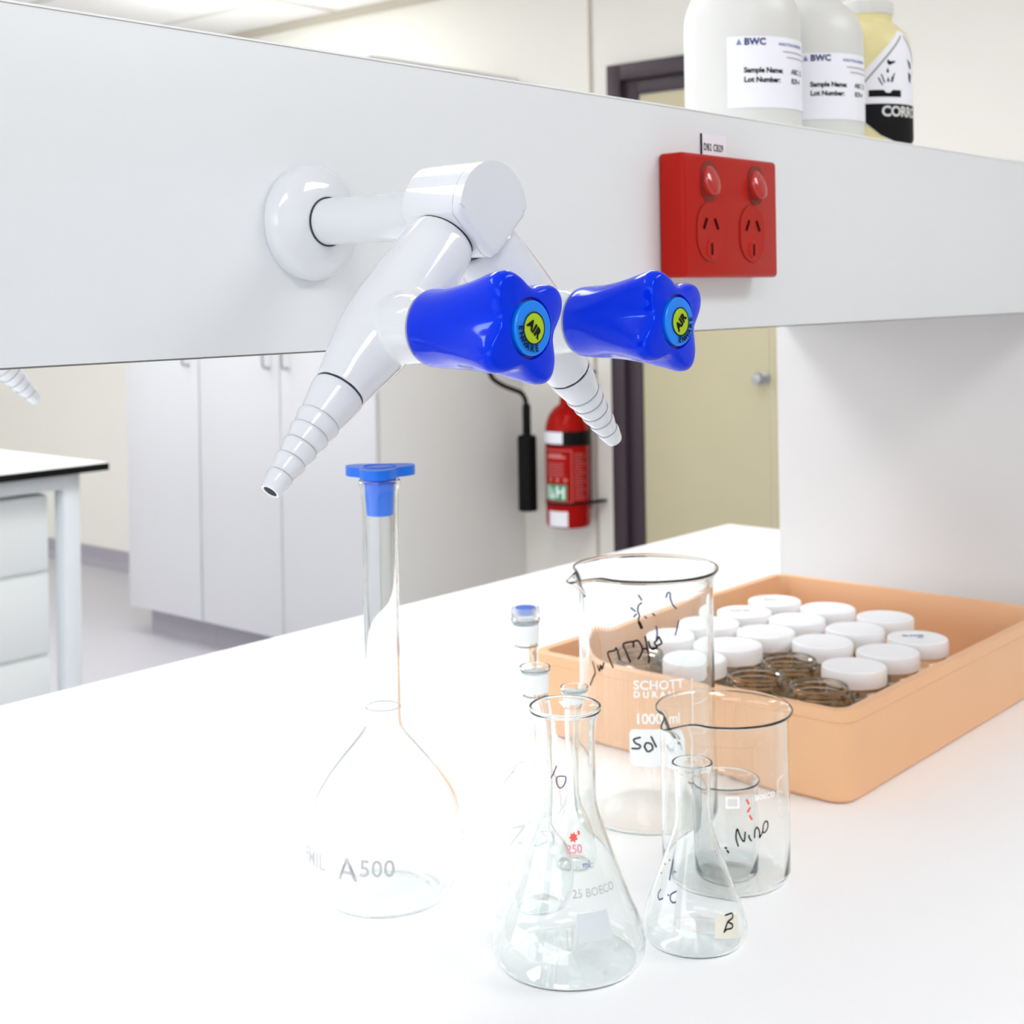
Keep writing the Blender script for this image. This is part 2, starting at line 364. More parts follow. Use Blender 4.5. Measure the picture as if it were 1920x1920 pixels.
# ------------------------------------------------------------------ tall cupboards on the far wall
CX, CB, CTOP = 3.13, -.795, 1.15
def cupboard(y0, doors, label, first_side):
    """doors: list of (ya, yb, handle y)"""
    y1 = max(d[1] for d in doors)
    t = thing('tall_cupboard', label, 'cupboard', (CX, y0, FZ), 'tall white storage cupboards')
    D = XW - CX - .002
    mesh_obj('carcass', box(.021, D, 0, y1 - y0, CB - FZ, CTOP - FZ, .001), 'carcass', t)
    mesh_obj('kickboard', box(.06, D, .02 if first_side else 0, y1 - y0 - (.06 if not first_side else 0), 0, CB - FZ), 'cove', t)
    for ya, yb, hy in doors:
        d = mesh_obj('door', box(0, .019, ya - y0 + .0025, yb - y0 - .0025, CB - FZ + .003, CTOP - FZ - .003, .0012), 'cupboard', t)
        h = hy - y0
        p = [(0, h, 1.035), (-.012, h, 1.035), (-.024, h, 1.036), (-.03, h, 1.045), (-.031, h, 1.06), (-.031, h, 1.14), (-.03, h, 1.155), (-.024, h, 1.164), (0, h, 1.165)]
        mesh_obj('handle', tube(p, .0055, 10), 'handle', d)
cupboard(3.277, [(3.277, 3.747, 3.70), (3.747, 4.197, 3.80)], 'tall white double-door cupboard nearer the fire extinguisher', True)
cupboard(4.199, [(4.199, 4.654, 4.255)], 'tall white single-door cupboard at the left end, farther from the fire extinguisher', False)

# ------------------------------------------------------------------ fire extinguisher
ex = thing('fire_extinguisher', 'red fire extinguisher with black horn hanging on the wall by the door', 'fire extinguisher', (3.765, 3.003, -.417))
R_ = .0755
ec = interp([(0, R_), (1, R_)])
mesh_obj('cylinder', lathe(spline([(0, .004), (.062, .0), (.072, .003), (R_, .012), (R_, .03)], 3) + [(R_, .30)] + spline([(R_, .315), (.073, .345), (.062, .378), (.044, .402), (.026, .416), (.024, .43)], 5) + [(.024, .435), (0, .435)], 48), 'exred', ex)
bm = lathe([(0, .43), (.02, .43), (.022, .44), (.022, .475), (.016, .482), (.016, .5), (0, .5)], 24)
mesh_obj('valve', bm, 'exred', ex)
bm = box(-.014, .014, -.10, .03, .50, .508, .003); box(-.014, .014, -.12, .03, .522, .530, .003, bm=bm); box(-.012, .012, .005, .03, .49, .53, .003, bm=bm)
mesh_obj('lever', bm, 'black', ex)
tn = math.atan2(3.003, 3.765) + PI
def exlab(name, s0, s1, z0, z1, m, off=.0004):
    return mesh_obj(name, add2d(bmesh.new(), rect_geo(s1 - s0, z1 - z0, 12, 1), wrap(ec, tn + s0 / R_, z0, off)), m, ex)
bm = lathe([(R_ + .0003, .277), (R_ + .0012, .278), (R_ + .0012, .326), (R_ + .0003, .327)], 48)
mesh_obj('black_band', bm, 'black', ex)
exlab('white_label', -.118, -.016, .285, .325, 'tag', .0018)
exlab('white_label', -.075, -.002, .006, .058, 'tag')
g = exlab('green_label', -.09, -.004, .095, .148, 'green', .0007)
bm = bmesh.new()                                                     # white pictogram strokes of the green label
for a, b, c, d in ((-.080, -.070, .10, .143), (-.062, -.05, .10, .118), (-.060, -.054, .118, .135), (-.042, -.034, .104, .143), (-.034, -.022, .12, .128), (-.02, -.012, .10, .14)):
    add2d(bm, rect_geo(b - a, d - c, 2, 1), wrap(ec, tn + a / R_, c, .0011))
mesh_obj('pictogram', bm, 'white', g)
bm = bmesh.new()
def exline(s0, s1, z0, z1): add2d(bm, rect_geo(s1 - s0, z1 - z0, 10, 1), wrap(ec, tn + s0 / R_, z0, .0005))
exline(-.10, .014, .262, .2645); exline(.012, .0145, .088, .2645); exline(-.10, .014, .088, .090)
exline(-.085, -.008, .236, .244); exline(-.075, -.02, .244, .251)
for k in range(6): exline(-.085, -.012 - .004 * (k % 2), .218 - .0085 * k, .2205 - .0085 * k)
for k in range(17): exline(.022, .066 - .006 * (k % 3), .098 + .0095 * k, .1005 + .0095 * k)
for s in (-.07, -.04, -.012): exline(s, s + .006, .155, .172); exline(s - .005, s + .011, .161, .166)
mesh_obj('printed_panel', bm, 'pinkline', ex)
bm = lathe([(R_ + .0002, .078), (R_ + .0022, .0785), (R_ + .0022, .0865), (R_ + .0002, .087)], 48)
box(.03, .092, -R_ - .022, -R_ + .004, .079, .086, .001, bm=bm)
mesh_obj('strap', bm, 'black', ex)
mesh_obj('wall_bracket', box(.08, .0945, -.03, .03, .05, .45, .002), 'black', ex)
hx, hy = -.045, .142
mesh_obj('horn', lathe([(0, .044), (.030, .044), (.033, .046), (.033, .296), (.028, .304), (.0145, .307), (.0145, .40), (.012, .412), (0, .412)], 28), 'black', ex, (hx, hy, 0))
mesh_obj('hose', tube(spline([(hx, hy, .405), (hx - .002, hy + .004, .430), (hx - .004, hy + .020, .450), (-.080, .170, .463), (-.128, .181, .482), (-.170, .190, .512), (-.180, .185, .560), (-.130, .140, .600), (-.060, .060, .585), (-.012, .020, .535), (0, .012, .470)], 6), .0085, 12), 'black', ex)

# ------------------------------------------------------------------ far bench and its drawers
tb = thing('lab_bench', 'white topped bench with black edge and pale steel legs, at far left', 'bench', (0, 0, FZ))
TX, TY = 1.868, 2.85
bm = box(-1.4, TX, TY, 4.0, .8995 - .0, .9005, .0); 
mesh_obj('worktop', bm, 'bench', tb)
mesh_obj('black_edge', box(-1.4, TX, TY, 4.0, .8825, .8995, .0008), 'black', tb)
for lx, ly in ((1.768, 2.88), (-1.3, 2.88), (1.768, 3.92), (-1.3, 3.92)):
    mesh_obj('leg', box(lx, lx + .042, ly, ly + .042, 0, .8825, .003), 'steel', tb)
bm = box(-1.3, 1.81, 2.8805, 2.9215, .846, .8822, .002); box(-1.3, 1.81, 3.9205, 3.9615, .846, .8822, .002, bm=bm); box(1.7685, 1.8095, 2.9, 3.94, .846, .8822, .002, bm=bm)
mesh_obj('rail', bm, 'steel', tb)
du = thing('drawer_unit', 'pale grey three-drawer unit under the black-edged bench at far left', 'drawers', (1.2, 2.9, FZ))
mesh_obj('carcass', box(.002, .546, .0205, .6, .06, .835, .001), 'drawer', du)
mesh_obj('plinth', box(.02, .53, .06, .58, 0, .06), 'gap', du)
for a, b in ((.665, .832), (.476, .655), (.285, .466), (.075, .275)):
    mesh_obj('drawer', box(.003, .545, .012, .0204, a, b, .001), 'drawer', du)

# ------------------------------------------------------------------ our bench
YP, YR, ZT, ZB = .52, .851, .496, .3496
nb = thing('lab_bench', 'white laboratory bench in the foreground carrying the glassware and orange tray', 'bench', (0, 0, FZ))
mesh_obj('worktop', box(-1.6, 1.9486, .10, 1.2245, .87, .9, .002), 'bench', nb)
for lx, ly in ((-1.5, .16), (1.85, .16), (-1.5, 1.12), (1.85, 1.12)): mesh_obj('leg', box(lx, lx + .045, ly, ly + .045, 0, .87, .003), 'steel', nb)
rs = thing('reagent_shelf', 'white laminate shelf spine above the bench carrying taps, socket and bottles', 'shelf', (0, 0, 0))
mesh_obj('front_panel', box(-1.5, 1.93, YP, YP + .018, ZB, ZT, .0006), 'laminate', rs)
mesh_obj('back_panel', box(-1.5, 1.93, YR - .018, YR, ZB, ZT, .0006), 'laminate', rs)
mesh_obj('shelf_board', box(-1.5, 1.93, YP + .0182, YR - .0182, ZT - .018, ZT), 'laminate', rs)
mesh_obj('top_strip', box(-1.5, 1.93, YP - .0001, YP + .018, ZT + .00002, ZT + .0010), 'white', rs)  # white strip painting the highlight along the panel's top edge
mesh_obj('edge_line', box(-1.5, 1.93, YP - .00012, YP + .002, ZT - .0005, ZT - .0003), 'tbar', rs)  # thin grey line, painted shade just under the edge highlight
mesh_obj('edge_strip', box(-1.5, 1.93, YP + .0004, YP + .0176, ZB - .0006, ZB - .00002), 'edge', rs)
mesh_obj('support', box(1.466, 1.484, YP + .0185, YR, 0.0003, ZB - .0007, .0005), 'support', rs)
mesh_obj('support', box(-1.30, -1.282, YP + .0185, YR, 0.0003, ZB - .0007, .0005), 'support', rs)

# ------------------------------------------------------------------ gas taps
def star(th):
    return ((1 + math.cos(4 * (th - math.radians(32)))) / 2) ** 1.1
def knob_mesh():
    """axis along -y, base at y = 0, front at y = -.049"""
    bm = bmesh.new(); n = 128; rings = []
    prof = [(0, .0148, 0), (.0006, .0156, 0), (.006, .0160, .0), (.012, .0162, .06), (.020, .0163, .24), (.030, .0165, .52), (.038, .0167, .80), (.0435, .0168, .97), (.0460, .0167, 1.0), (.0482, .0162, .97), (.0494, .0153, .90), (.0500, .0140, .70), (.0504, .0127, .35)]
    for t, r, k in spline(prof, 3):
        ring = []
        for i in range(n):
            th = 2 * PI * i / n; rad = r + .0086 * max(k, 0) * star(th) - .0006 * max(k, 0)
            ring.append(bm.verts.new((rad * math.cos(th), -t, rad * math.sin(th))))
        rings.append(ring)
    rings.append([bm.verts.new((.0118 * math.cos(2 * PI * i / n), -.0506, .0118 * math.sin(2 * PI * i / n))) for i in range(n)])
    rings.append([bm.verts.new((.0114 * math.cos(2 * PI * i / n), -.0488, .0114 * math.sin(2 * PI * i / n))) for i in range(n)])
    for A, B in zip(rings, rings[1:]):
        for i in range(n): bm.faces.new((A[i], A[(i + 1) % n], B[(i + 1) % n], B[i]))
    bm.faces.new(rings[0]); bm.faces.new(rings[-1])
    return bm
def disc(r0, r1, y, n=64):
    bm = bmesh.new()
    b = [bm.verts.new((r1 * math.cos(2 * PI * i / n), y, r1 * math.sin(2 * PI * i / n))) for i in range(n)]
    if r0:
        a = [bm.verts.new((r0 * math.cos(2 * PI * i / n), y, r0 * math.sin(2 * PI * i / n))) for i in range(n)]
        for i in range(n): bm.faces.new((a[i], a[(i + 1) % n], b[(i + 1) % n], b[i]))
    else: bm.faces.new(b)
    return bm
AXL = Matrix.Rotation(PI / 2, 4, 'X')          # z axis -> -y
def leg_matrix(side, c):
    """local z runs from the hub down and outwards at 45 degrees"""
    d = Vector((side * math.sqrt(.5), 0, -math.sqrt(.5)))
    return Matrix.Translation(c) @ d.to_track_quat('Z', 'Y').to_matrix().to_4x4()
HUB = Vector((0, -.101, 0))                    # hub centre, relative to the flange centre on the panel
def tap_leg_mesh(side):
    bm = bmesh.new(); mt = leg_matrix(side, HUB)
    prof = spline([(.0132, .0162), (.0146, .0175), (.0155, .022), (.0164, .034), (.0172, .050), (.0174, .064), (.0166, .076), (.0145, .088), (.0122, .098), (.0112, .1035)], 5)
    lathe([(0, .0162)] + prof + [(0, .1035)], 56, bm, mtx=mt)
    v = HUB + Vector((side * .0487, 0, -.0488))
    lathe([(0, -.004), (.0150, -.004), (.0150, .016), (.0142, .0245), (.0142, .0282), (0, .0282)], 56, bm, mtx=Matrix.Translation(v) @ AXL)
    me = bpy.data.meshes.new('t'); bm.to_mesh(me); bm.free()
    o = bpy.data.objects.new('t', me); COL.objects.link(o)
    r = o.modifiers.new('r', 'REMESH'); r.mode = 'VOXEL'; r.voxel_size = .0007
    s = o.modifiers.new('s', 'SMOOTH'); s.factor = .5; s.iterations = 14
    bpy.context.view_layer.update()
    res = bpy.data.meshes.new_from_object(o.evaluated_get(bpy.context.evaluated_depsgraph_get()))
    bpy.data.objects.remove(o); bpy.data.meshes.remove(me)
    b2 = bmesh.new(); b2.from_mesh(res); bpy.data.meshes.remove(res)
    return b2
def nozzle_mesh(side):
    L = .051; prof = [(0, .0008), (.0108, .0008), (.0112, .0016), (.0110, .004)]
    rad = lambda f: .0110 + (.0040 - .0110) * f
    fr = [.30, .43, .565, .70, .845]
    for i, f in enumerate(fr):
        prof += [(rad(f) - .0001, L * f - .0008), (rad(f) - .00025, L * f - .00025), (rad(f) - .0007, L * f - .0002), (rad(f) - .0007, L * f + .0001), (rad(f) + .00010, L * f + .00015), (rad(f) + .00035, L * f + .0006), (rad(f) + .00030, L * f + .0016)]
    prof += [(.0042, L * .985), (.0038, L), (.0029, L), (.0026, L - .004), (0, L - .004)]
    return lathe(prof, 48, mtx=leg_matrix(side, HUB) @ Matrix.Translation((0, 0, .1035)))
def badge(side, rot, parent):
    v = HUB + Vector((side * .0487, -.029, -.0488))
    k = mesh_obj('knob', knob_mesh(), 'blue', parent, v, 35)
    mesh_obj('recess', disc(.0100, .0114, -.0490), 'bluedark', k)
    bm = lathe([(0, .0485), (.0104, .0485), (.0104, .0512), (.0100, .0517), (0, .0519)], 64, mtx=AXL)
    b = mesh_obj('badge', bm, 'badgeblue', k)
    bm = disc(0, .0058, -.05205); mesh_obj('badge_centre', bm, 'lime', k)
    bm = disc(.0057, .0062, -.05215)
    c, s = math.cos(math.radians(rot)), math.sin(math.radians(rot))
    flat = lambda x, y: (x * c - y * s, -.05225, x * s + y * c)
    add2d(bm, text_geo('AIR', .0050, .00030, 1.08, 'CENTER'), lambda x, y: flat(x, y - .0018))
    word = 'ENWARE'
    for i, ch in enumerate(word):
        a = math.radians(-90 + (i - 2.5) * 20.5)
        g = text_geo(ch, .0034, .00013, 1, 'CENTER')
        def arc(x, y, a=a):
            px, py = x, y - .0088                  # letters stand on the ring, feet outwards, read along the bottom
            q = a + PI / 2
            return flat(px * math.cos(q) - py * math.sin(q), px * math.sin(q) + py * math.cos(q))
        add2d(bm, g, arc)
    mesh_obj('lettering', bm, 'ink', k, smooth=0)
    return k
def gas_tap(loc, label, rz=0):
    t = thing('gas_tap', label, 'tap', loc, 'twin laboratory taps', rz)
    mesh_obj('wall_flange', lathe([(0, 0), (.0270, 0), (.0280, .0012), (.0280, .0045)] + spline([(.0278, .0055), (.0262, .0085), (.0225, .0112), (.0178, .0132), (.0135, .0142), (.0118, .0144)], 5) + [(0, .0144)], 72, mtx=AXL), 'tapwhite', t)
    mesh_obj('seal_ring', lathe([(.0100, .0143), (.0119, .0143), (.0119, .0150), (.0100, .0150)], 48, closed=True, mtx=AXL), 'seal', t)
    mesh_obj('stem', lathe([(0, .0146), (.0112, .0146), (.0112, .09), (0, .09)], 48, mtx=AXL), 'tapwhite', t)
    # hub: round on top, two flats at 45 degrees below
    Rr = .0215; poly = [(Rr * math.cos(a), Rr * math.sin(a)) for a in [PI * k / 28 for k in range(29)]]
    tip = [(-.0032, -Rr + .0028), (0, -Rr + .0016), (.0032, -Rr + .0028)]
    poly = poly + [(-Rr + .0006, -.002)] + tip + [(Rr - .0006, -.002)]
    sc = lambda k: [(x * k, z * k) for x, z in poly]
    mesh_obj('hub', prism(poly, -.1155, -.086, .0004, 1), 'tapwhite', t)
    mesh_obj('hub_seam', prism(sc(.985), -.1163, -.1150), 'greyseal', t)
    mesh_obj('hub_cap', prism(poly, -.1205, -.1158, .0032, 4), 'tapwhite', t)
    for side, rot in ((-1, -42), (1, 45)):
        mesh_obj('joint_seal', lathe([(0, .0150), (.0137, .0150), (.0137, .0164), (0, .0164)], 48, mtx=leg_matrix(side, HUB)), 'seal', t)
        lg = mesh_obj('valve_arm', tap_leg_mesh(side), 'tapwhite', t, smooth=180)
        mesh_obj('seal_ring', lathe([(0, .1032), (.0107, .1032), (.0107, .1044), (0, .1044)], 48, mtx=leg_matrix(side, HUB)), 'seal', t)
        nz = mesh_obj('nozzle', nozzle_mesh(side), 'tapwhite', t, smooth=40)
        bm = bmesh.new()
        for f in (.30, .43, .565, .70, .845): lathe([(.0110 - .0070 * f - .00065, .1035 + .051 * f - .00022), (.0110 - .0070 * f - .00012, .1035 + .051 * f - .00021), (.0110 - .0070 * f - .00012, .1035 + .051 * f + .00008), (.0110 - .0070 * f - .00065, .1035 + .051 * f + .00010)], 48, bm, mtx=leg_matrix(side, HUB))
        mesh_obj('groove_lines', bm, 'greyseal', nz)  # grey bands painting the shade at each barb step
        mesh_obj('bore', lathe([(0, .1035 + .0486), (.00295, .1035 + .0486), (.00295, .1035 + .0507), (0, .1035 + .0507)], 24, mtx=leg_matrix(side, HUB)), 'hole', nz)
        v = HUB + Vector((side * .0487, 0, -.0488))
        mesh_obj('knob_collar', lathe([(0, .0278), (.0150, .0278), (.0150, .0292), (0, .0292)], 48, mtx=Matrix.Translation(v) @ AXL), 'greyseal', t)
        badge(side, rot, t)
    return t
tap = gas_tap((.4537, YP, .4118), 'white twin-nozzle lab tap with two blue knobs, on the front of the shelf panel')
tap2 = copy_tree(tap); tap2.location = (.4537, YR, .4118); tap2.rotation_euler = (0, 0, PI)
tap2['label'] = 'second white tap behind the shelf panel, only its ribbed nozzle tip showing at far left'

# ------------------------------------------------------------------ red double socket and its circuit tag
gp = thing('power_outlet', 'red double power outlet with two rocker switches on the white panel', 'power outlet', (.8074, YP, .4246))
hw, hh = .058, .040
mesh_obj('faceplate', box(-hw, hw, -.0200, -.0002, -hh, hh, .0028, 4), 'red', gp)
bm = box(-hw - .0006, hw + .0006, -.0092, -.0085, -hh - .0006, hh + .0006, .0003)
def oval(w, h, n=24):
    r = w / 2; d = h / 2 - r
    return [(r * math.cos(a), d + r * math.sin(a)) for a in [PI * k / n for k in range(n + 1)]] + [(r * math.cos(a), -d + r * math.sin(a)) for a in [PI + PI * k / n for k in range(n + 1)]]
for sx in (-.0285, .0235):
    so = mesh_obj('socket', prism(oval(.0312, .0385), -.0003, .0006, .0002, 1), 'red', gp, (sx, -.0205, -.0104))
    gr = prism(oval(.0325, .0398), -.0001, .0003, 0); mesh_obj('rim_groove', gr, 'redgroove', so, (0, .0004, 0))
    bm = lathe([(0, 0), (.0064, 0), (.0058, .0007), (0, .0009)], 28, mtx=Matrix.Translation((0, -.0002, -.0112)) @ AXL)
    mesh_obj('boss', bm, 'red', so)
    bm = bmesh.new()
    for cx, cz, an, w_, l_ in ((-.0066, .0052, -30, .0020, .0078), (.0066, .0052, 30, .0020, .0078), (0, -.0112, 0, .0017, .0076)):
        b2 = box(-w_ / 2, w_ / 2, -.0011 if l_ == .0076 else -.0006, .0002, -l_ / 2, l_ / 2)
        join(bm, b2, Matrix.Translation((cx, -.0002, cz)) @ Matrix.Rotation(math.radians(-an), 4, 'Y'))
    mesh_obj('pin_slot', bm, 'redslot', so, smooth=0)
for sx in (-.0290, .0292):
    sw = mesh_obj('switch', prism(oval(.0200, .0270), -.0002, .0006, .0002, 1), 'redgroove', gp, (sx, -.0203, .0225))
    bm = bmesh.new(); n = 40; loops = []
    for k, dy in ((1.0, 0), (1.0, .40), (.95, .62), (.85, .78), (.68, .90), (.45, .97), (.2, 1.0)):
        lp = []
        for i in range(n):
            a = 2 * PI * i / n; x = .0082 * k * math.cos(a); z = .0100 * k * math.sin(a)
            lp.append(bm.verts.new((x, -dy * (.0050 - z * .34), z)))
        loops.append(lp)
    for A, B in zip(loops, loops[1:]):
        for i in range(n): bm.faces.new((A[i], A[(i + 1) % n], B[(i + 1) % n], B[i]))
    bm.faces.new(loops[-1]); bm.faces.new(loops[0])
    mesh_obj('rocker', bm, 'redlit', sw, (0, -.0002, 0), 50)
ct = thing('circuit_label', 'small white printed label above the red power outlet', 'label', (.8155, YP, .4735))
mesh_obj('backing', box(-.0150, .0155, -.0006, -.0001, -.0085, .0080), 'tag', ct)
mesh_obj('black_stripe', box(-.0158, -.0145, -.0009, -.0001, -.0085, .0080), 'ink', ct)
bm = add2d(bmesh.new(), text_geo('DB2 CB29', .0068, .00012, 1.12), lambda x, y: (-.0128 + x * .75, -.0008, y - .0030))
mesh_obj('lettering', bm, 'ink', ct, smooth=0)

# ------------------------------------------------------------------ bottles on the shelf
SZ = ZT + .0002; DZ = .022
def white_bottle(x, y, label, rad=.0455, hsh=.087):
    t = thing('reagent_bottle', label, 'bottle', (x, y, SZ), 'white plastic bottles on the shelf')
    tn = math.atan2(y, x) + PI; rf = interp([(0, rad), (1, rad)])
    mesh_obj('body', lathe([(0, .002)] + spline([(rad - .006, 0), (rad - .002, .0012), (rad, .005), (rad, .012)], 3) + [(rad, hsh * .6)] + spline([(rad, hsh - .006), (rad - .001, hsh + .008), (rad - .006, hsh + .021), (rad - .016, hsh + .031), (.0250, hsh + .036), (.0225, hsh + .040)], 5) + [(.0225, hsh + .048), (0, hsh + .048)], 64), 'poly', t)
    mesh_obj('cap', lathe([(0, hsh + .048), (.0265, hsh + .048), (.0270, hsh + .049), (.0270, hsh + .064), (.0255, hsh + .066), (0, hsh + .066)], 48), 'capgrey', t)
    s0 = -.0115; zl = .0175
    lb = mesh_obj('paper_label', add2d(bmesh.new(), rect_geo(.098, .0540, 40, 1, 0, 0), wrap(rf, tn + s0 / rad, zl, .0003)), 'tag', t)
    W = lambda s, z: wrap(rf, tn + s / rad, z, .0005)
    z0 = zl
    bm = add2d(bmesh.new(), text_geo('BWC', .0070, .00035, 1.05), W(.0015, z0 + .0475)); mesh_obj('logo_lettering', bm, 'navy', lb, smooth=0)
    bm = add2d(bmesh.new(), ([(0, 0), (.0042, 0), (.0021, .0048)], [(0, 1, 2)]), W(-.0045, z0 + .0475))
    mesh_obj('logo_mark', bm, 'slate', lb, smooth=0); bm = bmesh.new(); add2d(bm, text_geo('ANALYTICAL REAGENTS', .0030, .0001, .9), W(.0290, z0 + .0475)); mesh_obj('heading', bm, 'slate', lb, smooth=0)
    bm = bmesh.new()
    for k, (a, b) in enumerate(((.033, .068), (.037, .068))): add2d(bm, rect_geo(b - a, .0010, 16, 1), W(a, z0 + .0425 - .0042 * k))
    mesh_obj('address_line', bm, 'greyprint', lb, smooth=0)
    bm = bmesh.new()
    for j, (a, b) in enumerate((('Sample Name:', 'ABC 12'), ('Lot Number:', 'B29-4'))):
        add2d(bm, text_geo(a, .0056, .00022, .98), W(.0010, z0 + .0265 - .0072 * j)); add2d(bm, text_geo(b, .0056, .0001, .98), W(.0420, z0 + .0265 - .0072 * j))
    mesh_obj('lettering', bm, 'ink', lb, smooth=0)
    return t
white_bottle(.962, .585, 'large white bottle with printed label, leftmost on the shelf')
white_bottle(1.068, .585, 'second white bottle with printed label, between its twin and the corrosive bottle')
yb = thing('reagent_bottle', 'pale yellow bottle with black and white corrosive hazard label, rightmost on the shelf', 'bottle', (1.175, .585, SZ))
rad = .0390; rf = interp([(0, rad), (1, rad)]); tn = math.atan2(.585, 1.175) + PI
ysh = spline([(rad, .090), (rad - .0012, .099), (rad - .005, .107), (.0275, .113), (.0232, .117), (.0228, .121)], 5)
ybf = interp([(0, rad), (.058, rad)] + [(z, r) for r, z in ysh])
mesh_obj('body', lathe([(0, .002)] + spline([(rad - .005, 0), (rad - .0015, .001), (rad, .005), (rad, .012)], 3) + [(rad, .058)] + ysh + [(.0228, .130), (0, .130)], 64), 'yellow', yb)
mesh_obj('cap', lathe([(0, .1235), (.0235, .1235), (.0240, .1245), (.0240, .1345), (.0225, .136), (0, .136)], 48), 'capgrey', yb)
B0 = SZ
sm = .0362                                                        # arc from the nearest line to the middle of the diamond
P_ = lambda s, z: (s, z - B0)
mirror = lambda L: L + [(2 * sm - s, z) for s, z in L[::-1] if abs(s - sm) > 1e-6]
lab = mirror([P_(-.0050, .5630), P_(sm, .6020)][:1] + [P_(sm, .6020)])
outline = [P_(-.005, .5635), P_(-.005, .5226), P_(.011, .5085), P_(sm, .4975), P_(2 * sm - .011, .5085), P_(2 * sm + .005, .5226), P_(2 * sm + .005, .5635), P_(sm + .004, .6020), P_(sm - .004, .6020)]
def on_label(name, polys, m, off, parent):
    bm = bmesh.new()
    for p in polys:
        xs = [q[0] for q in p]; n = max(2, int((max(xs) - min(xs)) / .002))
        add2d(bm, poly_grid(p, min(xs), max(xs), .080, .110, n, 16), wrap(ybf, tn, 0, off))
    return mesh_obj(name, bm, m, parent, smooth=0)
lb = on_label('hazard_label', [outline], 'tag', .0003, yb)
seg = lambda a, b, w_: [(a[0], a[1] - w_), (b[0], b[1] - w_), (b[0], b[1] + w_), (a[0], a[1] + w_)]
on_label('diamond_border', [seg(P_(-.005, .5530), P_(sm - .002, .5975), .0012), seg(P_(sm + .002, .5975), P_(2 * sm + .005, .5530), .0012)], 'linegrey', .0006, lb)
on_label('black_panel', [[P_(-.0048, .5370), P_(-.0048, .5230), P_(.011, .5092), P_(sm, .4985), P_(2 * sm - .011, .5092), P_(2 * sm + .0048, .5230), P_(2 * sm + .0048, .5370)]], 'ink', .0006, lb)
pic = [[P_(.001, .5490), P_(.001, .5430), P_(.0315, .5430), P_(.0315, .5490), P_(.0225, .5490), P_(.0200, .5465), P_(.0165, .5465), P_(.0140, .5490)],
       [P_(.0180, .5760), P_(.0175, .5730), P_(.0195, .5705), P_(.0260, .5735), P_(.0250, .5745), P_(.0205, .5740)],
       [P_(.0168, .5650), P_(.0180, .5690), P_(.0192, .5650), P_(.0180, .5635)], [P_(.0172, .5570), P_(.0184, .5605), P_(.0196, .5570), P_(.0184, .5555)],
       [P_(.0090, .5595), P_(.0100, .5600), P_(.0135, .5535), P_(.0125, .5530)], [P_(.0118, .5625), P_(.0128, .5628), P_(.0155, .5555), P_(.0145, .5550)],
       [P_(.0240, .5640), P_(.0250, .5638), P_(.0228, .5560), P_(.0218, .5562)], [P_(.0218, .5610), P_(.0227, .5610), P_(.0214, .5555), P_(.0206, .5557)],
       [P_(.040, .5775), P_(.047, .5745), P_(.049, .5700), P_(.046, .5690), P_(.043, .5740)], [P_(.043, .5660), P_(.049, .5640), P_(.047, .5560), P_(.044, .5590)]]
on_label('hazard_pictogram', pic, 'ink', .0006, lb)
bm = add2d(bmesh.new(), text_geo('CORROSIVE', .0125, .0004, .96), wrap(rf, tn + .0118 / rad, .5262 - B0, .0009)); mesh_obj('lettering', bm, 'capgrey', lb, smooth=0)

# ------------------------------------------------------------------ orange tray and the jars in it
TRX, TRY, TL, TW, TH = .924, .483, .418, .299, .0700
tr = thing('tray', 'orange plastic tray holding rows of small jars', 'tray', (TRX, TRY, 0))
def rrect(inset, z, r=.016, n=6):
    x0, x1, y0, y1 = inset, TL - inset, inset, TW - inset; out = []
    for cx, cy, a0 in ((x1 - r, y1 - r, 0), (x0 + r, y1 - r, PI / 2), (x0 + r, y0 + r, PI), (x1 - r, y0 + r, 1.5 * PI)):
        for k in range(n + 1):
            a = a0 + PI / 2 * k / n; out.append((cx + r * math.cos(a), cy + r * math.sin(a), z))
    return out
bm = bmesh.new()
lv = [(.0090, 0, .014), (.0055, .0008, .015), (.0040, .003, .016), (.0012, .060, .016), (.0, .0615, .016), (.0, .0690, .016), (.0006, .0697, .016), (.0014, TH, .016), (.0076, TH, .011), (.0085, .0696, .010), (.0089, .0685, .010), (.0098, .0050, .010), (.0120, .0036, .008)]
rings = [[bm.verts.new(p) for p in rrect(i, z, r)] for i, z, r in lv]
for A, B in zip(rings, rings[1:]):
    n = len(A)
    for k in range(n): bm.faces.new((A[k], A[(k + 1) % n], B[(k + 1) % n], B[k]))
bm.faces.new(rings[0]); bm.faces.new(rings[-1])
mesh_obj('tray_body', bm, 'tray', tr)
JB, JH = .0038, .0660
def jar_proto(lid):
    t = thing('sample_jar', 'x', 'jar', (0, 0, 0))
    top = .0575
    outer = [(0, .0010)] + spline([(.0225, .0), (.0255, .0012), (.0272, .004), (.0275, .010)], 4) + [(.0275, .030)] + spline([(.0275, .036), (.0268, .0405), (.0248, .0440), (.0232, .0460), (.0228, .0480)], 4) + \
        [(.0228, .0500), (.0240, .0506), (.0240, .0514), (.0229, .0520), (.0229, .0542), (.0240, .0548), (.0240, .0556), (.0230, .0562), (.0230, top)]
    inner = [(.0212, top), (.0206, .0475), (.0215, .0440), (.0245, .0395), (.0252, .034), (.0252, .010), (.0240, .006), (.020, .0045), (0, .0042)]
    mesh_obj('glass_body', lathe(outer + [(.0226, top + .0008), (.0216, top + .0008)] + inner, 40), 'jarglass', t)
    if lid:
        mesh_obj('lid', lathe([(0, top + .0011), (.0242, top + .0011), (.0246, .0485), (.0262, .0485), (.0265, .0492), (.0265, .0600), (.0258, .0616), (.0245, .0622), (.0232, .0620), (0, .0620)], 56), 'lid', t)
    return t
pl = jar_proto(True); po = jar_proto(False)
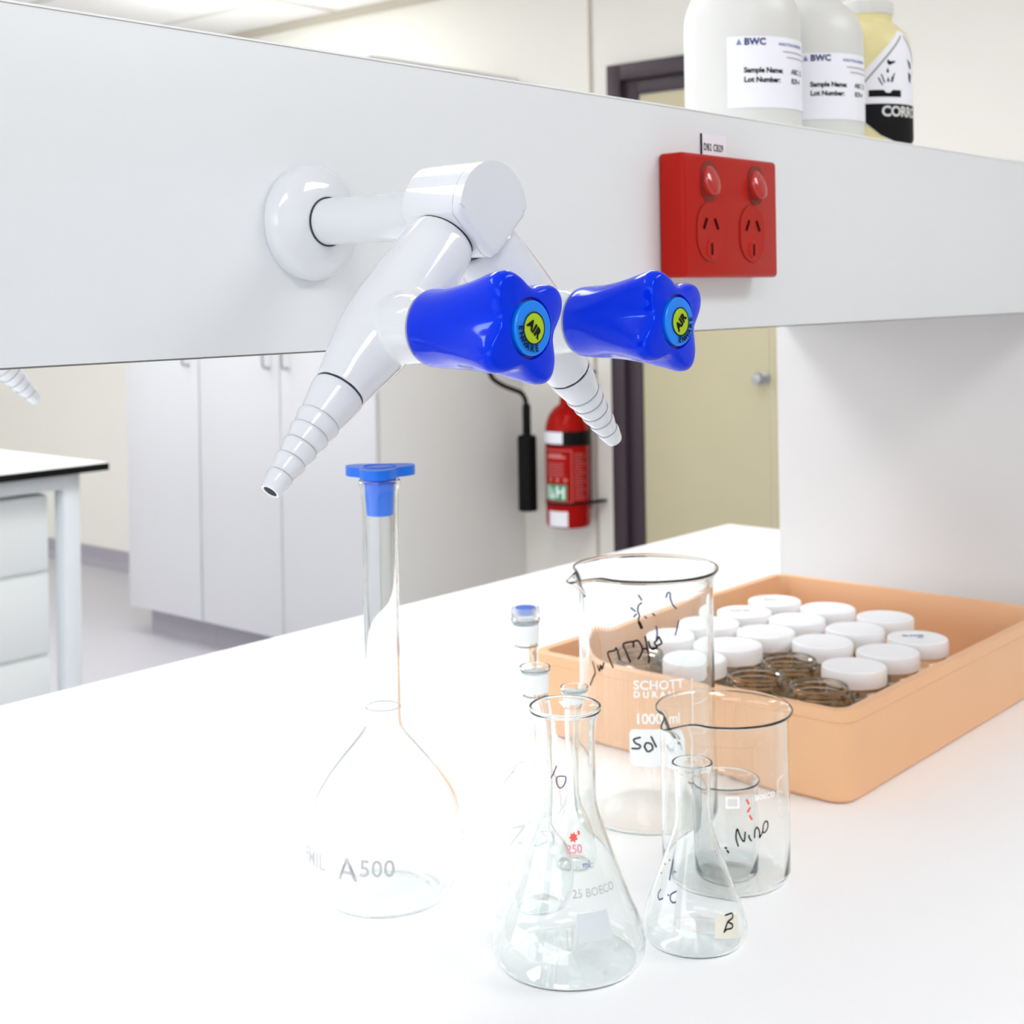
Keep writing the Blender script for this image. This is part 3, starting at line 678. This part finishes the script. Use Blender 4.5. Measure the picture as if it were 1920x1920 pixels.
gx = [1.0030, 1.0600, 1.1190, 1.1780, 1.2370]; gy = [.5480, .6070, .6660, .7240]
open_at = {(0, 0), (0, 1), (0, 3), (1, 1)}
ordl = ['first', 'second', 'third', 'fourth', 'fifth']
rows = ['front', 'second', 'third', 'back']
JL = {(0, 0): 'open lidless jar in the near corner of the tray',
      (0, 1): 'open lidless jar beside the near-corner one, on the tray side facing the beakers',
      (0, 2): 'white-lidded jar seen through the tall beaker, between two open jars',
      (0, 3): 'open lidless jar behind the handwriting on the tall beaker',
      (1, 0): 'white-lidded jar directly behind the near-corner open jar, along the near long side',
      (1, 1): 'open lidless jar farthest in, with lidded jars on three sides',
      (1, 2): 'white-lidded jar straight behind the inner open jar, at the right edge of the tall beaker',
      (1, 3): 'white-lidded jar behind the tall beaker, beside the open jar under the handwriting',
      (2, 0): 'white-lidded jar in the near long-side row, second lid from the near corner',
      (2, 1): 'white-lidded jar right behind the inner open jar, middle of the tray',
      (2, 2): 'white-lidded jar in the centre of the tray, two lids left of the near long side',
      (2, 3): 'white-lidded jar half behind the tall beaker rim, middle of the far long side row',
      (3, 0): 'white-lidded jar with blue handwriting on the lid, near the long side',
      (3, 1): 'white-lidded jar just left of the blue-marked lid',
      (3, 2): 'white-lidded jar two places left of the blue-marked lid',
      (3, 3): 'white-lidded jar with a short line of black writing on its lid',
      (4, 1): 'bright white-lidded jar at the right end of the deepest row',
      (4, 2): 'white-lidded jar in the middle of the deepest row',
      (4, 3): 'white-lidded jar with raised ring and grey marks on its lid, by the far corner'}
used = {True: False, False: False}
for (i, j), l in JL.items():
    lid = (i, j) not in open_at; src = pl if lid else po
    t = src if not used[lid] else copy_tree(src); used[lid] = True
    t.location = (gx[i] + .0012 * math.sin(i * 7 + j * 3), gy[j] + .0010 * math.cos(i * 5 + j * 2), JB); t.rotation_euler = (0, 0, .7 * i + 1.3 * j)
    t['label'] = l; t['group'] = 'lidded sample jars in the tray' if lid else 'open sample jars in the tray'
    if (i, j) in ((3, 0), (3, 3), (4, 3)):
        bm = bmesh.new(); c = math.cos(-t.rotation_euler.z + YAW - PI / 2); s = math.sin(-t.rotation_euler.z + YAW - PI / 2)
        fl = lambda x, y: (x * c - y * s, x * s + y * c, .0623)
        if (i, j) == (3, 0): add2d(bm, text_geo('BLANK', .0062, .0003), lambda x, y: fl(x - .012, y + .004)); add2d(bm, text_geo('12', .0056, .0003), lambda x, y: fl(x - .001, y - .003))
        elif (i, j) == (3, 3): add2d(bm, text_geo('ACID SM', .0050, .0002), lambda x, y: fl(x - .014, y))
        else:
            add2d(bm, text_geo('STD', .0070, .0003), lambda x, y: fl(x - .010, y))
        mesh_obj('handwriting', bm, {(3, 0): 'slate', (3, 3): 'inkgrey', (4, 3): 'greyprint'}[(i, j)], t, smooth=0)
        if (i, j) == (4, 3): mesh_obj('raised_ring', lathe([(.0195, .0619), (.0198, .0628), (.0208, .0628), (.0211, .0619)], 48), 'lidgrey', t)

# ------------------------------------------------------------------ glassware
def beaker(name, label, x, y, R, H, t, flare, spout_ang, spout_len, group=None, z=0, rimr=None):
    o = thing(name, label, 'beaker', (x, y, z), group)
    cr = R * .16
    outer = [(0, .0004)] + spline([(R - cr, 0), (R - cr * .35, cr * .25), (R, cr)], 4) + [(R, H * .25), (R, H * .6), (R, H - flare * 3.4)] + spline([(R, H - flare * 2.8), (R + flare * .18, H - flare * 1.5), (R + flare * .7, H - flare * .35), (R + flare, H)], 4)
    prof = shell(outer, t)
    bm = lathe(prof, 112, closed=False)
    for v in bm.verts:                                        # pulled spout
        r = math.hypot(v.co.x, v.co.y); k = (v.co.z - (H - flare * 5.5)) / (flare * 5.5)
        if k > 0 and r > R * .7:
            a = math.atan2(v.co.y, v.co.x) - spout_ang
            a = (a + PI) % (2 * PI) - PI
            wgt = math.exp(-(a / .17) ** 2) * k ** 1.6 - .22 * (math.exp(-((abs(a) - .38) / .14) ** 2)) * k ** 2 * .6
            v.co.x += math.cos(spout_ang) * spout_len * wgt if wgt > 0 else v.co.x / r * spout_len * wgt
            v.co.y += math.sin(spout_ang) * spout_len * wgt if wgt > 0 else v.co.y / r * spout_len * wgt
            if wgt > 0: v.co.z -= spout_len * .28 * wgt
    mesh_obj('glass', bm, 'glass', o, smooth=60)
    return o
def flask(name, label, cat, x, y, outer, t, group=None, n=96):
    o = thing(name, label, cat, (x, y, 0), group)
    mesh_obj('glass', lathe(shell(outer, t), n), 'glass', o, smooth=60)
    return o
def strokes(parent, name, lines, width, rfun, m, off=.00025):
    bm = bmesh.new()
    for l in lines: ribbon(bm, l, width, rfun, off)
    return mesh_obj(name, bm, m, parent, smooth=0)
const = lambda r: (lambda z: r)

# tall litre beaker
RB = .0483
bk = beaker('tall_beaker', 'tallest beaker, large and glass with black handwriting, in front of the tray', .8305, .5927, RB, .1765, .0016, .0042, YAW + PI / 2 + .50, .0125)
strokes(bk, 'handwriting', STROKES['tall'][8:17], .00135, const(RB), 'brown')
strokes(bk, 'handwriting', [STROKES['tall'][k] for k in (0, 2, 3, 4, 5, 6, 7, 17)], .0011, const(RB), 'inkblue')
bm = bmesh.new(); ribbon(bm, STROKES['tall'][1], .0010, const(RB)); ribbon(bm, STROKES['tall'][1][-2:], .0022, const(RB)); mesh_obj('handwriting', bm, 'brown', bk, smooth=0)
bm = bmesh.new()
W = lambda a, z: wrap(const(RB), a, z, .0002)
add2d(bm, text_geo('SCHOTT', .0088, .0002, 1.05), W(-2.715, .1030)); add2d(bm, text_geo('DURAN', .0060, .0002, 1.62), W(-2.715, .0975)); add2d(bm, text_geo('1000 ml', .0100, .0002, .95), W(-2.706, .0795))
ribbon(bm, [(-1.827, .1079), (-1.8606, .0315)], .0009, const(RB), .0002)
for k in range(4): ribbon(bm, [(-1.835 - .004 * k, .090 - .018 * k), (-1.66, .0900 - .018 * k), (-1.50, .0915 - .018 * k)], .0006, const(RB), .0002)
mesh_obj('printed_scale', bm, 'white', bk, smooth=0)
rr_ = [(x, y) for x, y in oval(.0385, .0262)]
w2, h2, r2 = .0192, .0128, .004
rp = []
for cx, cy_, a0 in ((w2 - r2, h2 - r2, 0), (-w2 + r2, h2 - r2, PI / 2), (-w2 + r2, -h2 + r2, PI), (w2 - r2, -h2 + r2, 1.5 * PI)):
    rp += [(cx + r2 * math.cos(a0 + PI / 2 * k / 5), cy_ + r2 * math.sin(a0 + PI / 2 * k / 5)) for k in range(6)]
sl = mesh_obj('sticker', add2d(bmesh.new(), poly_grid(rp, -w2, w2, -h2, h2, 16), wrap(const(RB), -2.386, .0630, .0003)), 'white', bk, smooth=60)
strokes(sl, 'handwriting', STROKES['sol'], .0012, const(RB), 'ink', .0006)

# 400 ml beaker with a small beaker standing inside it
R4 = .0408
b4 = beaker('glass_beaker', 'medium clear beaker with black handwriting, a tiny beaker standing inside it', .7743, .4925, R4, .1067, .0013, .0030, YAW + PI / 2 + .66, .0105)
strokes(b4, 'handwriting', STROKES['b400'][:4], .0010, const(R4), 'ink')
strokes(b4, 'ink_dots', STROKES['b400'][4:], .0012, const(R4), 'ink')
strokes(b4, 'red_marks', STROKES['red400'], .0013, const(R4), 'redprint')
bm = bmesh.new(); W = lambda a, z: wrap(const(R4), a, z, .0002)
for q in (rect_geo(.0085, .0012, 6, 1), rect_geo(.0085, .0012, 6, 1, 0, .0060), rect_geo(.0012, .0072, 1, 1), rect_geo(.0012, .0072, 1, 1, .0073, 0)): add2d(bm, q, W(-2.57, .0575))
add2d(bm, text_geo('BOECO', .0046, .00012, 1.0), W(-2.12, .0615))
ribbon(bm, [(-1.66, .070), (-1.50, .072)], .0006, const(R4), .0002); ribbon(bm, [(-1.66, .070), (-1.66, .060)], .0006, const(R4), .0002)
mesh_obj('printed_scale', bm, 'white', b4, smooth=0)
beaker('small_beaker', 'tiny glass beaker standing inside the medium beaker', .7728, .4912, .0202, .0600, .0011, .0016, YAW + PI / 2, .004, z=.0019)

# 250 ml conical flask
E2 = [(0, .0030), (.020, .0012), (.036, .0002), (.0405, .0022), (.0432, .0090), (.0428, .0160), (.0395, .0260), (.0340, .0385), (.0246, .0645), (.0195, .0795), (.0172, .0890), (.0168, .0970), (.0168, .1150), (.0168, .1290), (.0174, .1345), (.0192, .1390), (.0204, .1412), (.0204, .1428)]
e2 = flask('conical_flask', 'larger conical flask in front, marked with red print and a handwritten 10', 'flask', .6209, .5000, spline(E2, 5), .0015, 'conical flasks')
def re2(z): return interp([(0, .040), (.0022, .0405), (.009, .0432), (.016, .0428), (.026, .0395), (.0385, .034), (.0645, .0246), (.0795, .0195), (.089, .0172), (.097, .0168), (.2, .0168)])(z)
strokes(e2, 'handwriting', STROKES['e250'], .0007, re2, 'inkblue', .0004)
bm = bmesh.new(); cr_ = []
for k in range(14):
    a = PI * 2 * k / 14; q = .0027 if k % 2 else .0017; cr_.append((q * math.cos(a), q * math.sin(a)))
add2d(bm, poly_grid(cr_, -.0027, .0027, 0, 1, 4), wrap(re2, -2.294, .0765, .0004)); add2d(bm, rect_geo(.0012, .0020), wrap(re2, -2.17, .0775, .0004))
mesh_obj('red_emblem', bm, 'redprint', e2, smooth=0)
bm = add2d(bmesh.new(), text_geo('250', .0060, .0002, 1.0), wrap(re2, -2.486, .0688, .0004)); mesh_obj('volume_mark', bm, 'pinkprint', e2, smooth=0)
mesh_obj('unit_mark', add2d(bmesh.new(), text_geo('ml', .0048, .0001), wrap(re2, -2.14, .0612, .0005)), 'slate', e2, smooth=0)
bm = add2d(bmesh.new(), rect_geo(.0205, .0130, 12, 4), wrap(re2, -2.330, .0270, .0005)); mesh_obj('frosted_patch', bm, 'patch', e2, smooth=0)
bm = add2d(bmesh.new(), text_geo('25 BOECO', .0058, .0001, 1.0), wrap(re2, -2.388, .0475, .0005)); add2d(bm, text_geo('In 20 C', .0036, .00005), wrap(re2, -2.30, .0605, .0005))
mesh_obj('printed_scale', bm, 'etch', e2, smooth=0)

# 100 ml conical flask
E1 = [(0, .0026), (.014, .0010), (.0250, .0002), (.0285, .0020), (.0302, .0070), (.0296, .0130), (.0270, .0215), (.0225, .0335), (.0165, .0495), (.0128, .0600), (.0109, .0670), (.0104, .0730), (.0104, .0850), (.0104, .0930), (.0108, .0970), (.0117, .1000), (.0119, .1020)]
e1 = flask('conical_flask', 'smaller conical flask with a cream tape patch, right of the larger one', 'flask', .6867, .4589, spline(E1, 5), .0013, 'conical flasks')
def re1(z): return interp([(0, .0270), (.002, .0285), (.007, .0302), (.013, .0296), (.0215, .0270), (.0335, .0225), (.0495, .0165), (.060, .0128), (.067, .0109), (.073, .0104), (.2, .0104)])(z)
strokes(e1, 'handwriting', STROKES['e100'][:8], .0008, re1, 'inkblue', .0004)
tp = mesh_obj('tape_patch', add2d(bmesh.new(), rect_geo(.0175, .0118, 12, 4), wrap(re1, -2.18, .0130, .0005, -.20)), 'tape', e1, smooth=60)
strokes(tp, 'handwriting', STROKES['e100'][8:], .0008, re1, 'ink', .0009)

# 500 ml volumetric flask
V5 = [(0, .0045), (.022, .0032), (.0335, .0004), (.0372, .0010), (.0425, .0060), (.0475, .0155), (.0500, .0290), (.0497, .0400), (.0478, .0520), (.0437, .0630), (.0368, .0740), (.0285, .0846), (.0205, .0940), (.0148, .1010), (.0122, .1055), (.0114, .1110), (.0113, .1250), (.0113, .1700), (.0113, .2200), (.0114, .2350), (.0117, .2480), (.0121, .2540), (.0130, .2575), (.0130, .2600)]
vf = flask('volumetric_flask', 'largest long-necked flask with a winged blue stopper, frontmost at left', 'flask', .6174, .6441, spline(V5, 5), .0014, 'volumetric flasks')
rv = interp([(0, .0372), (.001, .0372), (.006, .0425), (.0155, .0475), (.029, .0500), (.040, .0497), (.052, .0478), (.063, .0437), (.08, .03)])
bm = add2d(bmesh.new(), text_geo('A', .0190, .0002), wrap(rv, -2.935, .0278, .0004)); add2d(bm, text_geo('500', .0140, .0002, 1.05), wrap(rv, -2.655, .0310, .0004))
add2d(bm, text_geo('EMIL', .0125, .0002, 1.05), wrap(rv, -3.665, .0300, .0004))
mesh_obj('etched_lettering', bm, 'etch', vf, smooth=0)
mesh_obj('calibration_ring', lathe([(.01135, .1178), (.01150, .1179), (.01150, .1184), (.01135, .1185)], 48), 'etch', vf)
st = thing('stopper', 'winged blue stopper in the neck of the largest long-necked flask', 'stopper', (.6174, .6441, .2395))
bm = lathe([(0, -.0012), (.0080, -.0012), (.0084, 0), (.0098, .0205), (.0092, .0215), (0, .0215)], 48); mesh_obj('plug', bm, 'stopper', st)
mesh_obj('collar', lathe([(0, .0190), (.0106, .0190), (.0106, .0232), (0, .0232)], 48), 'stopperdeep', st)
out = []
for k in range(96):
    a = 2 * PI * k / 96; r = .0140 + .0100 * (.5 + .5 * math.cos(3 * (a - YAW - PI)))**.9 ; out.append((r * math.cos(a), r * math.sin(a)))
bm = bmesh.new(); A = [bm.verts.new((x, y, .0232)) for x, y in out]; B = [bm.verts.new((x, y, .0292)) for x, y in out]
ft = bm.faces.new(B); bm.faces.new(A[::-1])
for k in range(96): bm.faces.new((A[k], A[(k + 1) % 96], B[(k + 1) % 96], B[k]))
lathe([(.0105, .0291), (.0105, .0297), (.0096, .0297), (.0096, .0291)], 48, bm, closed=True)
mesh_obj('head', bm, 'stopper', st)

# three small volumetric flasks behind
def small_vol(x, y, rb, h, rn, label, joint=.016):
    zc = rb * .98; zs = rb * 2.15
    o = [(0, .003), (rb * .45, .0016), (rb * .66, .0003), (rb * .82, rb * .16), (rb * .96, rb * .55), (rb, zc), (rb * .95, rb * 1.32), (rb * .78, rb * 1.68), (rb * .52, rb * 1.98), (rn + .0012, zs + .001), (rn, zs + .006), (rn, h * .55), (rn, h - joint - .007), (rn + .0003, h - joint - .003), (rn + .0011, h - joint), (rn + .0013, h - joint * .4), (rn + .0014, h - .003), (rn + .0026, h - .0016), (rn + .0027, h)]
    f = flask('volumetric_flask', label, 'flask', x, y, spline(o, 4), .0011, 'volumetric flasks', 64)
    mesh_obj('ground_joint', lathe([(rn + .00135, h - joint), (rn + .0016, h - joint + .0003), (rn + .0018, h - .0036), (rn + .0015, h - .0034)], 48), 'frost', f)
    return f
small_vol(.7492, .6373, .0216, .1495, .0075, 'small long-necked flask with a clear blue-tipped stopper, behind the front flasks')
s1 = thing('stopper', 'small clear stopper with a blue centre, in the farther small flask', 'stopper', (.7492, .6373, .1505))
mesh_obj('plug', lathe([(0, -.014), (.0055, -.014), (.0066, 0), (.0066, .002), (0, .002)], 40), 'clearplastic', s1)
mesh_obj('flange', lathe([(.0066, .0006), (.0100, .0012), (.0102, .0030), (.0098, .0068), (.0086, .0072), (.0080, .0040), (.0068, .0022)], 40, closed=True), 'clearplastic', s1)
mesh_obj('blue_insert', lathe([(0, .0022), (.0052, .0022), (.0072, .0064), (.0070, .0070), (0, .0070)], 40), 'stopper', s1)
small_vol(.6654, .5591, .0222, .1462, .0069, 'small long-necked flask without stopper, right behind the larger conical flask', .0150)
small_vol(.7287, .5787, .0195, .1165, .0066, 'shortest long-necked flask, mouth just visible over the rim of the larger conical flask', .0100)
